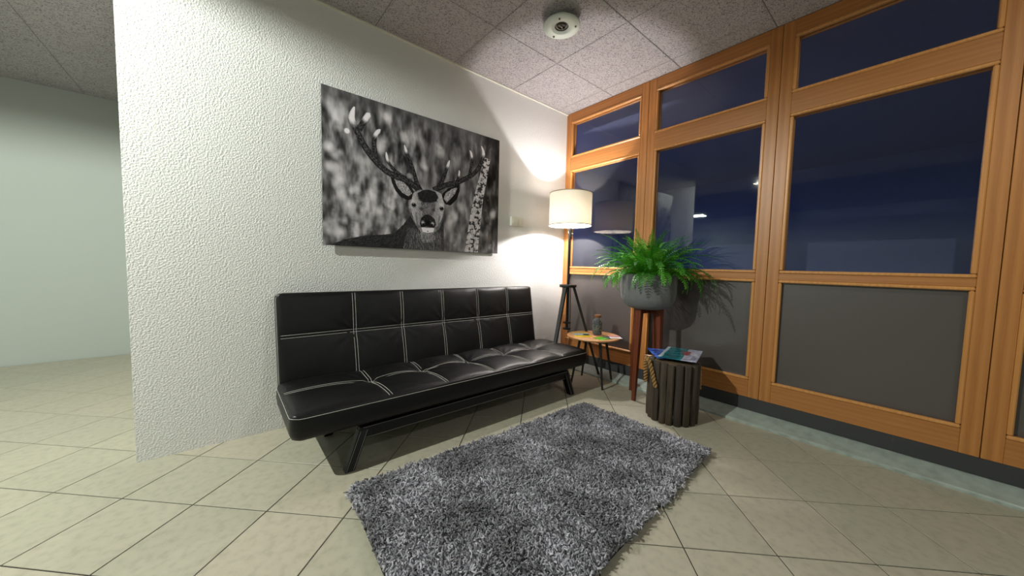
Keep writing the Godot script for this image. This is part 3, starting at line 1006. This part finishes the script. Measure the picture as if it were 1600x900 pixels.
# ---------------------------------------------------------------- rug
func build_rug() -> void:
	var bl := Vector2(-2.462, 0.928)
	var br := Vector2(-0.812, 0.972)
	var fr := Vector2(-0.757, 1.832)
	var fl := Vector2(-2.515, 1.925)
	var o := thing("shag_rug", "dark grey long pile shag rug on the tiles before the sofa", "rug", Vector3(-1.63, 0, 1.41))
	var st := start(false)
	var poly := PackedVector2Array()
	for p in [bl, br, fr, fl]:
		poly.append(p - Vector2(-1.63, 1.41))
	prism(st, poly, 0.0, 0.010, 0.002)
	part("backing", done(st), M.rug_backing, o)
	var yarn := start()
	var pts := []
	for k in 5:
		var t := k / 4.0
		pts.append(Vector3(0.30 * t * t + 0.13 * sin(t * 6.5), t - 0.25 * t * t, 0.12 * sin(t * 5 + 1)))
	add_tube(yarn, pts, [0.085, 0.10, 0.105, 0.09, 0.05], 5, false)
	var mm := MultiMesh.new()
	mm.transform_format = MultiMesh.TRANSFORM_3D
	mm.use_colors = true
	mm.mesh = done(yarn)
	var n := 62000
	mm.instance_count = n
	var r := RandomNumberGenerator.new()
	r.seed = 9
	var patch := FastNoiseLite.new()
	patch.seed = 14
	patch.frequency = 3.2
	patch.fractal_octaves = 3
	for k in n:
		var u := r.randf()
		var v := r.randf()
		var p := bl.lerp(br, u).lerp(fl.lerp(fr, u), v)
		var f := patch.get_noise_2d(p.x, p.y)
		var g := patch.get_noise_2d(p.x + 40, p.y + 7)
		var lay := clampf(0.55 + 0.9 * f, 0.15, 1.1)
		var turn := Basis(Vector3.UP, g * 5.0 + r.randf_range(-1.5, 1.5)) * Basis(Vector3.BACK, -lay * r.randf_range(0.5, 1.25)) * Basis(Vector3.UP, r.randf() * TAU)
		var len_ := r.randf_range(0.032, 0.050)
		var tone := r.randf_range(0.19, 0.46) * (0.95 + 0.85 * f)
		if r.randf() < 0.35:
			tone *= 0.55
		mm.set_instance_transform(k, Transform3D(turn.scaled(Vector3.ONE * len_), Vector3(p.x + 1.63, 0.008, p.y - 1.41)))
		mm.set_instance_color(k, Color(tone * 1.01, tone * 0.98, tone * 1.10))
	var pile := MultiMeshInstance3D.new()
	pile.name = "pile"
	pile.multimesh = mm
	pile.material_override = M.rug_yarn
	pile.set_meta("kind", "stuff")
	o.add_child(pile)

# ---------------------------------------------------------------- the stag print
const PW := 1024
const PH := 726
var ink := PackedFloat32Array()

func dab(c: Vector2, r: float, val: float, soft: float, strength := 1.0) -> void:
	for y in range(maxi(int(c.y - r - 1), 0), mini(int(c.y + r + 2), PH)):
		for x in range(maxi(int(c.x - r - 1), 0), mini(int(c.x + r + 2), PW)):
			var d := Vector2(x, y).distance_to(c) / r
			if d < 1.0:
				var k := strength * (1.0 if d < 1.0 - soft else (1.0 - d) / soft)
				ink[y * PW + x] = lerpf(ink[y * PW + x], val, k)

# an antler: a tapering beam along the points, rough and dark, pale at its tip
func antler(pts: Array, w0: float, w1: float, tip: float, nz: FastNoiseLite) -> void:
	var c := Curve2D.new()
	for i in pts.size():
		var t: Vector2 = (pts[mini(i + 1, pts.size() - 1)] - pts[maxi(i - 1, 0)]) / 6.0
		c.add_point(pts[i], -t, t)
	var l := c.get_baked_length()
	var d := 0.0
	while d <= l:
		var t := d / l
		var p := c.sample_baked(d)
		var w := lerpf(w0, w1, t) * (1.0 if t < 0.9 else sqrt(maxf(1.0 - (t - 0.9) / 0.1, 0.05)))
		var side := (c.sample_baked(minf(d + 2, l)) - p).orthogonal().normalized()
		if side == Vector2.ZERO:
			side = Vector2.RIGHT
		for k in range(-int(w), int(w) + 1):
			var q := p + side * k
			var x := int(q.x)
			var y := int(q.y)
			if x < 0 or y < 0 or x >= PW - 1 or y >= PH - 1:
				continue
			var e := k / w
			var v := 0.10 + 0.13 * (1 - e * e) + 0.26 * nz.get_noise_2d(d * 5.0, k * 8.0)
			v = lerpf(v, 0.95 - 0.22 * absf(e), smoothstep(1.0 - tip, 1.0 - tip * 0.55, t))
			for dx in 2:
				ink[y * PW + x + dx] = clampf(v, 0.05, 0.9)
		d += 0.8

func region(pts: Array, paint: Callable) -> void:
	var poly := PackedVector2Array(pts)
	var lo := poly[0]
	var hi := poly[0]
	for p in poly:
		lo = lo.min(p)
		hi = hi.max(p)
	for y in range(maxi(int(lo.y), 0), mini(int(hi.y) + 1, PH)):
		for x in range(maxi(int(lo.x), 0), mini(int(hi.x) + 1, PW)):
			if Geometry2D.is_point_in_polygon(Vector2(x, y), poly):
				ink[y * PW + x] = clampf(paint.call(x, y), 0.02, 0.95)

# hair: short strokes that follow a direction
func hair(pts: Array, count: int, dir: Callable, dark: float, light: float, len_: float, r: RandomNumberGenerator) -> void:
	var poly := PackedVector2Array(pts)
	var lo := poly[0]
	var hi := poly[0]
	for p in poly:
		lo = lo.min(p)
		hi = hi.max(p)
	for k in count:
		var p := Vector2(r.randf_range(lo.x, hi.x), r.randf_range(lo.y, hi.y))
		if not Geometry2D.is_point_in_polygon(p, poly):
			continue
		var v := r.randf_range(dark, light)
		var d: Vector2 = dir.call(p)
		for i in int(len_ * r.randf_range(0.5, 1.2)):
			var x := int(p.x)
			var y := int(p.y)
			if x < 0 or y < 0 or x >= PW or y >= PH:
				break
			ink[y * PW + x] = lerpf(ink[y * PW + x], v, 0.65)
			p += d.rotated(r.randf_range(-0.25, 0.25))

func stag_image() -> Image:
	var r := RandomNumberGenerator.new()
	r.seed = 33
	var nz := FastNoiseLite.new()
	nz.seed = 12
	nz.frequency = 0.012
	nz.fractal_octaves = 3
	ink.resize(PW * PH)
	for y in PH:
		for x in PW:
			var u := float(x) / PW
			var v := float(y) / PH
			var k := nz.get_noise_2d(x * 1.3, y * 0.5)
			var side := smoothstep(0.80, 0.95, u)
			var base := lerpf(0.37, 0.43, smoothstep(0.15, 0.7, v)) * lerpf(1.0, 0.5, side)
			ink[y * PW + x] = base + (0.42 if u < 0.5 else 0.26) * k * smoothstep(0.0, 0.35, v + 0.15)
	# out of focus trees: pale and dark smears that run up and down
	for k in 150:
		var p := Vector2(r.randf_range(0, PW), r.randf_range(60, PH))
		var w := r.randf_range(9, 22)
		var v := r.randf_range(0.10, 0.34) if r.randf() < 0.6 else r.randf_range(0.5, 0.68)
		for q in r.randi_range(3, 9):
			dab(p + Vector2(r.randf_range(-4, 4), q * w * 0.8), w, v, 0.95, 0.30)
	for b in STAG.blobs:
		for k in 3:
			var p: Vector2 = b + Vector2(r.randf_range(-14, 14), r.randf_range(-34, 34))
			dab(p, r.randf_range(20, 40), r.randf_range(0.70, 0.92), 0.95, 0.55)
	for k in 55:
		var p := Vector2(r.randf_range(30, 430), r.randf_range(330, 640))
		var v := r.randf_range(0.62, 0.92)
		for q in 5:
			dab(p + Vector2(r.randf_range(-5, 5), q * 15), r.randf_range(11, 20), v, 0.95, 0.34)
	for k in 46:
		var p := Vector2(r.randf_range(640, 1010), r.randf_range(300, 700))
		dab(p, r.randf_range(9, 24), r.randf_range(0.45, 0.80), 0.95, 0.4)
	# birch trunk
	var bark := FastNoiseLite.new()
	bark.seed = 3
	bark.frequency = 0.026
	region(STAG.birch, func(x: int, y: int) -> float:
		var k := bark.get_noise_2d(x * 0.9, y * 1.1) + 0.5 * bark.get_noise_2d(x * 2.4 + 90, y * 2.4)
		return 0.66 + 0.2 * k if k > -0.16 else 0.22)
	# body, then head
	var fur := FastNoiseLite.new()
	fur.seed = 6
	fur.frequency = 0.11
	region(STAG.body, func(x: int, y: int) -> float: return 0.15 + 0.08 * fur.get_noise_2d(x, y * 0.4) + 0.16 * smoothstep(330.0, 520.0, x) * smoothstep(520.0, 680.0, y))
	var fall := func(p: Vector2) -> Vector2: return Vector2(-0.9, 0.35).lerp(Vector2(0.1, 1.0), smoothstep(280.0, 450.0, p.x)).normalized()
	hair(STAG.body, 9000, fall, 0.03, 0.42, 15, r)
	var chest := [STAG.eyes[2] + Vector2(-120, -10), STAG.eyes[2] + Vector2(80, 0), STAG.eyes[2] + Vector2(95, 140), STAG.eyes[2] + Vector2(-150, 140)]
	hair(chest, 2200, fall, 0.08, 0.72, 18, r)
	for e in [["earA", "earAin"], ["earB", "earBin"]]:
		region(STAG[e[0]], func(x: int, y: int) -> float: return 0.10 + 0.05 * fur.get_noise_2d(x, y))
		region(STAG[e[1]], func(x: int, y: int) -> float: return 0.62 + 0.25 * fur.get_noise_2d(x * 0.6, y * 0.6))
		hair(STAG[e[1]], 320, func(p: Vector2) -> Vector2: return Vector2(0.6, -0.8), 0.18, 0.95, 16, r)
		hair(STAG[e[0]], 300, func(p: Vector2) -> Vector2: return Vector2(0.5, 0.8), 0.03, 0.35, 10, r)
	antler(STAG.tineC, 11, 6, 0.32, nz)
	antler(STAG.tineD, 13, 7, 0.20, nz)
	antler(STAG.tineB, 12, 9, 0.40, nz)
	antler(STAG.beamA, 17, 14, 0.20, nz)
	antler(STAG.forkA, 13, 12, 0.62, nz)
	antler(STAG.tineG, 8, 5, 0.6, nz)
	antler(STAG.tineH, 13, 7, 0.30, nz)
	antler(STAG.tineF, 10, 7, 0.36, nz)
	antler(STAG.beamE, 15, 11, 0.16, nz)
	var knob: Vector2 = STAG.beamA[9]
	dab(knob + Vector2(-34, 34), 15, 0.88, 0.4)
	var burr: Vector2 = STAG.beamA[2]
	dab(burr + Vector2(18, -26), 20, 0.66, 0.5, 0.75)
	region(STAG.face, func(x: int, y: int) -> float:
		var away := absf(x - 522.0) / 90.0
		return 0.36 + 0.34 * away + 0.06 * fur.get_noise_2d(x, y))
	region(STAG.bridge, func(x: int, y: int) -> float: return 0.36 + 0.08 * fur.get_noise_2d(x, y))
	hair(STAG.face, 4200, func(p: Vector2) -> Vector2: return Vector2((p.x - 525) / 160.0, 0.9).normalized(), 0.26, 0.90, 9, r)
	hair(STAG.bridge, 700, func(p: Vector2) -> Vector2: return Vector2((p.x - 525) / 160.0, 0.9).normalized(), 0.14, 0.62, 8, r)
	region(STAG.brow, func(x: int, y: int) -> float: return 0.13 + 0.08 * fur.get_noise_2d(x, y))
	hair(STAG.brow, 1500, func(p: Vector2) -> Vector2: return Vector2((p.x - 520) / 90.0, 0.7).normalized(), 0.03, 0.34, 11, r)
	for k in 2:
		var e: Vector2 = STAG.eyes[k]
		var w := 1.0 if k == 0 else -1.0
		dab(e + Vector2(0, -16), 22, 0.85, 0.9, 0.5)
		dab(e + Vector2(0, 2), 17, 0.16, 0.7, 0.8)
		dab(e + Vector2(w * 4, 1), 9, 0.03, 0.3)
		dab(e + Vector2(-w * 4, 0), 9, 0.03, 0.3)
		dab(e + Vector2(-3, -5), 2.8, 0.85, 0.6)
		dab(STAG.eyes[3 + k] + Vector2(0, 4), 15, 0.14, 0.9, 0.65)
		for q in 12:
			dab(e + Vector2(w * (14 + q * 0.6), 44 + q * 6), 8, 0.24, 0.9, 0.35)
	region(STAG.nose, func(x: int, y: int) -> float: return 0.14 + 0.16 * fur.get_noise_2d(x * 0.8, y * 0.8))
	hair(STAG.nose, 260, func(p: Vector2) -> Vector2: return Vector2(0.3, 0.9), 0.04, 0.42, 7, r)
	region(STAG.chin, func(x: int, y: int) -> float: return 0.93 + 0.04 * fur.get_noise_2d(x, y))
	var mouth: Vector2 = STAG.eyes[2]
	for s in [-1.0, 1.0]:
		dab(mouth + Vector2(30 * s, -42), 15, 0.85, 0.8, 0.8)
		dab(mouth + Vector2(26 * s, -34), 7, 0.03, 0.5)
		dab(mouth + Vector2(54 * s, -18), 14, 0.25, 0.9, 0.6)
	dab(mouth + Vector2(0, -44), 16, 0.05, 0.5)
	for q in 22:
		dab(mouth + Vector2((q - 10.5) * 3.6, -24 - 2.5 * sin(q * 0.3)), 2.6, 0.05, 0.5)
	dab(mouth + Vector2(0, 4), 4, 0.12, 0.5)
	hair([mouth + Vector2(-60, 14), mouth + Vector2(60, 14), mouth + Vector2(30, 60), mouth + Vector2(-30, 60)], 360, func(p: Vector2) -> Vector2: return Vector2(0, 1), 0.4, 0.95, 14, r)
	var im := Image.create(PW, PH, false, Image.FORMAT_RGB8)
	for y in PH:
		for x in PW:
			var v := clampf((ink[y * PW + x] - 0.42) * 1.28 + 0.46 + 0.03 * nz.get_noise_2d(x * 40.0, y * 40.0), 0.0, 1.0)
			im.set_pixel(x, y, Color(v * 1.0, v * 0.975, v * 1.0))
	return im

func build_picture() -> void:
	var lo := Vector3(-2.379, 1.172, 0.021)
	var hi := Vector3(-0.938, 2.192, 0.026)
	var o := thing("stag_print", "wide frameless black and white photo print of a stag above the sofa", "picture", (lo + hi) / 2 - Vector3(0, 0, 0.0025))
	var mid := o.position
	box_part("panel", lo - mid, hi - mid, M.dark_skirting, o, 0.001)
	var st := start(false)
	var z := 0.0267 - mid.z
	var a := lo - mid
	var b := hi - mid
	var c := [Vector3(a.x + 0.001, a.y + 0.001, z), Vector3(b.x - 0.001, a.y + 0.001, z), Vector3(b.x - 0.001, b.y - 0.001, z), Vector3(a.x + 0.001, b.y - 0.001, z)]
	var uv := [Vector2(0, 1), Vector2(1, 1), Vector2(1, 0), Vector2(0, 0)]
	for k in [0, 2, 1, 0, 3, 2]:
		st.set_uv(uv[k])
		st.add_vertex(c[k])
	var m := print_mat("stag_photo", stag_image(), 0.42)
	m.metallic_specular = 0.35
	part("photo", done(st), m, o)
	var fs := start(false)
	for q in [[Vector3(0, 0.44, -0.0120), Vector3(1.32, 0.03, 0.018)], [Vector3(0, -0.44, -0.0120), Vector3(1.32, 0.03, 0.018)], [Vector3(-0.645, 0, -0.0120), Vector3(0.03, 0.85, 0.018)], [Vector3(0.645, 0, -0.0120), Vector3(0.03, 0.85, 0.018)]]:
		add_box(fs, at(q[0]), q[1], 0.001)
	part("hanging_frame", done(fs), M.dull_metal, o)

# ---------------------------------------------------------------- small things
func build_switch() -> void:
	var o := thing("wall_switch", "cream double wall switch beside the stag print", "switch", Vector3(-0.6905, 1.488, 0.0))
	var q := part("frame", box_mesh(Vector3(0.082, 0.086, 0.024), 0.004), M.white_plastic, o, at(Vector3(-0.043, 0, 0.012)))
	part("rocker", box_mesh(Vector3(0.056, 0.056, 0.007), 0.003), M.white_plastic, q, Transform3D(Basis(Vector3.RIGHT, 0.06), Vector3(0, -0.002, 0.0135)))
	q = part("frame", box_mesh(Vector3(0.082, 0.086, 0.015), 0.004), M.white_plastic, o, at(Vector3(0.0415, 0, 0.0075)))
	part("rocker", box_mesh(Vector3(0.027, 0.056, 0.006), 0.0025), M.white_plastic, q, Transform3D(Basis(Vector3.RIGHT, -0.05), Vector3(-0.0145, 0, 0.009)))
	part("rocker", box_mesh(Vector3(0.027, 0.056, 0.006), 0.0025), M.white_plastic, q, Transform3D(Basis(Vector3.RIGHT, 0.05), Vector3(0.0145, 0, 0.009)))

func build_ceiling_fitting() -> void:
	var o := thing("ceiling_fitting", "round white ceiling lamp holder without its glass or bulb", "light fitting", Vector3(-1.128, TOP, 0.920))
	part("base", lathe_mesh([Vector2(0.0, -0.040), Vector2(0.060, -0.040), Vector2(0.064, -0.034), Vector2(0.068, 0.0)], 48), M.fitting_white, o)
	part("disc", lathe_mesh([Vector2(0.044, -0.040), Vector2(0.046, -0.047), Vector2(0.062, -0.056), Vector2(0.068, -0.058), Vector2(0.108, -0.057), Vector2(0.119, -0.052), Vector2(0.122, -0.046), Vector2(0.119, -0.040), Vector2(0.060, -0.036)], 60), M.fitting_white, o)
	part("cup", lathe_mesh([Vector2(0.0445, -0.046), Vector2(0.042, -0.0405), Vector2(0.0, -0.0405)], 40), M.fitting_inside, o)
	var ring := []
	for k in 25:
		ring.append(Vector3(cos(TAU * k / 24.0) * 0.026, -0.046, sin(TAU * k / 24.0) * 0.026))
	part("lamp_holder", tube_mesh(ring, [0.0055], 8), M.fitting_inside, o)
	part("wire", tube_mesh([Vector3(-0.036, -0.042, 0.006), Vector3(-0.012, -0.055, 0.012), Vector3(0.012, -0.053, -0.004), Vector3(0.034, -0.042, -0.012)], [0.0035], 8), M.dull_metal, o)
	for a in [2.55, 4.95, 0.95]:
		var p := Vector3(cos(a) * 0.092, -0.062, sin(a) * 0.092)
		part("screw", lathe_mesh([Vector2(0.0, -0.003), Vector2(0.0045, -0.003), Vector2(0.006, 0.0), Vector2(0.006, 0.006)], 14), M.dull_metal, o, at(p))

func soft_fill(im: Image, seed_: int, a: Color, b: Color, rect: Rect2i, f := 0.03) -> void:
	var n := FastNoiseLite.new()
	n.seed = seed_
	n.frequency = f
	n.fractal_octaves = 4
	for y in range(rect.position.y, rect.end.y):
		for x in range(rect.position.x, rect.end.x):
			im.set_pixel(x, y, a.lerp(b, clampf(0.5 + 0.9 * n.get_noise_2d(x, y), 0, 1)))

func bars(im: Image, x: int, y: int, w: int, rows: int, c: Color, h := 3, gap := 4) -> void:
	for k in rows:
		im.fill_rect(Rect2i(x, y + k * (h + gap), int(w * (1.0 if k % 3 != 2 else 0.7)), h), c)

func build_papers() -> void:
	# leaflets on the side table
	var im := Image.create(128, 192, false, Image.FORMAT_RGB8)
	im.fill(Color(0.93, 0.78, 0.06))
	soft_fill(im, 1, Color(0.50, 0.60, 0.68), Color(0.72, 0.76, 0.78), Rect2i(0, 42, 128, 92))
	soft_fill(im, 2, Color(0.10, 0.20, 0.10), Color(0.22, 0.34, 0.16), Rect2i(78, 78, 50, 56))
	bars(im, 14, 12, 70, 2, Color(0.25, 0.32, 0.1), 4, 5)
	bars(im, 14, 152, 96, 4, Color(0.55, 0.45, 0.06), 2, 4)
	var o := thing("leaflet", "yellow leaflet with a landscape photo lying behind the jar", "leaflet", Vector3(-0.378, 0.4455, 0.584), atan2(-0.65, 0.76), "leaflets on the side table")
	part("sheet", sheet_mesh(0.145, 0.215, 0.0012), print_mat("yellow_print", im), o)
	im = Image.create(192, 128, false, Image.FORMAT_RGB8)
	soft_fill(im, 3, Color(0.20, 0.55, 0.05), Color(0.42, 0.74, 0.12), Rect2i(0, 0, 110, 128))
	soft_fill(im, 4, Color(0.14, 0.20, 0.14), Color(0.40, 0.44, 0.46), Rect2i(104, 0, 88, 128))
	bars(im, 16, 90, 60, 3, Color(0.85, 0.95, 0.7), 3, 5)
	o = thing("leaflet", "green leaflet with a dark photo lying in front of the jar", "leaflet", Vector3(-0.330, 0.4457, 0.808), -0.18, "leaflets on the side table")
	part("sheet", sheet_mesh(0.185, 0.105, 0.0012), print_mat("green_print", im), o)
	im = Image.create(128, 128, false, Image.FORMAT_RGB8)
	im.fill(Color(0.90, 0.86, 0.85))
	soft_fill(im, 5, Color(0.62, 0.20, 0.22), Color(0.80, 0.45, 0.42), Rect2i(0, 14, 128, 40))
	bars(im, 14, 70, 96, 5, Color(0.55, 0.4, 0.4), 3, 5)
	o = thing("leaflet", "white and red leaflet poking over the edge of the side table", "leaflet", Vector3(-0.222, 0.4472, 0.835), -0.75, "leaflets on the side table")
	part("sheet", sheet_mesh(0.10, 0.14, 0.0012), print_mat("red_print", im), o)
	# magazines on the log stool
	im = Image.create(192, 256, false, Image.FORMAT_RGB8)
	soft_fill(im, 6, Color(0.08, 0.22, 0.62), Color(0.35, 0.55, 0.88), Rect2i(0, 0, 192, 256), 0.02)
	bars(im, 14, 14, 150, 2, Color(0.92, 0.95, 1.0), 14, 8)
	bars(im, 14, 210, 110, 4, Color(0.85, 0.9, 1.0), 3, 5)
	o = thing("magazine", "blue covered magazine lowest on the log stool", "magazine", Vector3(-0.357, 0.4265, 1.369), atan2(-0.75, 0.66) + PI, "magazines on the log stool")
	part("cover", sheet_mesh(0.21, 0.285, 0.005, 0.002), print_mat("blue_print", im, 0.22), o)
	im = Image.create(256, 192, false, Image.FORMAT_RGB8)
	soft_fill(im, 7, Color(0.02, 0.32, 0.38), Color(0.16, 0.56, 0.60), Rect2i(0, 0, 256, 192), 0.015)
	soft_fill(im, 8, Color(0.60, 0.60, 0.74), Color(0.86, 0.85, 0.92), Rect2i(0, 118, 256, 74), 0.02)
	var n := FastNoiseLite.new()
	n.seed = 4
	n.frequency = 0.05
	for y in 192:
		for x in 256:
			var d := Vector2((x - 158) / 62.0, (y - 122) / 30.0).length() + 0.6 * n.get_noise_2d(x, y)
			if d < 0.75:
				im.set_pixel(x, y, Color(0.80, 0.36, 0.33).lerp(Color(0.32, 0.12, 0.24), clampf(0.5 + n.get_noise_2d(x * 2.5, y * 2.5) * 1.3, 0, 1)))
			elif y < 16 + 10 * n.get_noise_2d(x * 0.6, 3):
				im.set_pixel(x, y, Color(0.80, 0.86, 0.90))
	bars(im, 20, 160, 90, 3, Color(0.3, 0.3, 0.45), 3, 5)
	o = thing("magazine", "teal sea covered magazine on top of the blue one", "magazine", Vector3(-0.315, 0.4355, 1.456), 0.264, "magazines on the log stool")
	part("cover", sheet_mesh(0.380, 0.245, 0.005, 0.003), print_mat("teal_print", im, 0.22), o)

# ---------------------------------------------------------------- scene
const LAMP_ENERGY := 1.3
const BOWL_ENERGY := 0.9
const SPOT_ENERGY := 10.4

func _ready() -> void:
	rng.seed = 1
	var cam := Camera3D.new()
	cam.name = "camera"
	cam.transform = Transform3D(Basis(Vector3(0.764674, 0.021938, 0.644044), Vector3(0.024585, 0.9977, -0.063174), Vector3(-0.643949, 0.064141, 0.762375)).orthonormalized(), Vector3(-2.879875, 1.060294, 2.544388))
	cam.fov = rad_to_deg(2 * atan(450.0 / 533.98))
	cam.near = 0.05
	cam.far = 60
	cam.current = true
	add_child(cam)
	var env := Environment.new()
	env.background_mode = Environment.BG_COLOR
	env.background_color = Color(0.02, 0.025, 0.04)
	env.tonemap_mode = Environment.TONE_MAPPER_LINEAR
	env.tonemap_exposure = 1.0
	env.sdfgi_enabled = true
	env.ssao_enabled = true
	env.ssil_enabled = true
	var we := WorldEnvironment.new()
	we.name = "environment"
	we.environment = env
	add_child(we)
	materials()
	bowl_light(Vector3(-1.5, TOP, 3.5))
	ring_light(Vector3(-4.55, TOP, 0.62))
	round_ceiling_light("round ceiling light far down the hall", Vector3(-7.7, TOP, -1.7), 0.2, Color(0.92, 1.0, 0.94), 1.6, 5.0)
	round_ceiling_light("round ceiling light in the dark room behind the glass", Vector3(0.62, TOP, -0.8), 0.17, Color(0.46, 0.63, 1.0), 1.5, 3.2)
	build_setting()
	build_sofa()
	build_rug()
	build_picture()
	build_lamp()
	build_planter()
	build_log_stool()
	build_side_table()
	build_jar()
	build_papers()
	build_switch()
	build_ceiling_fitting()
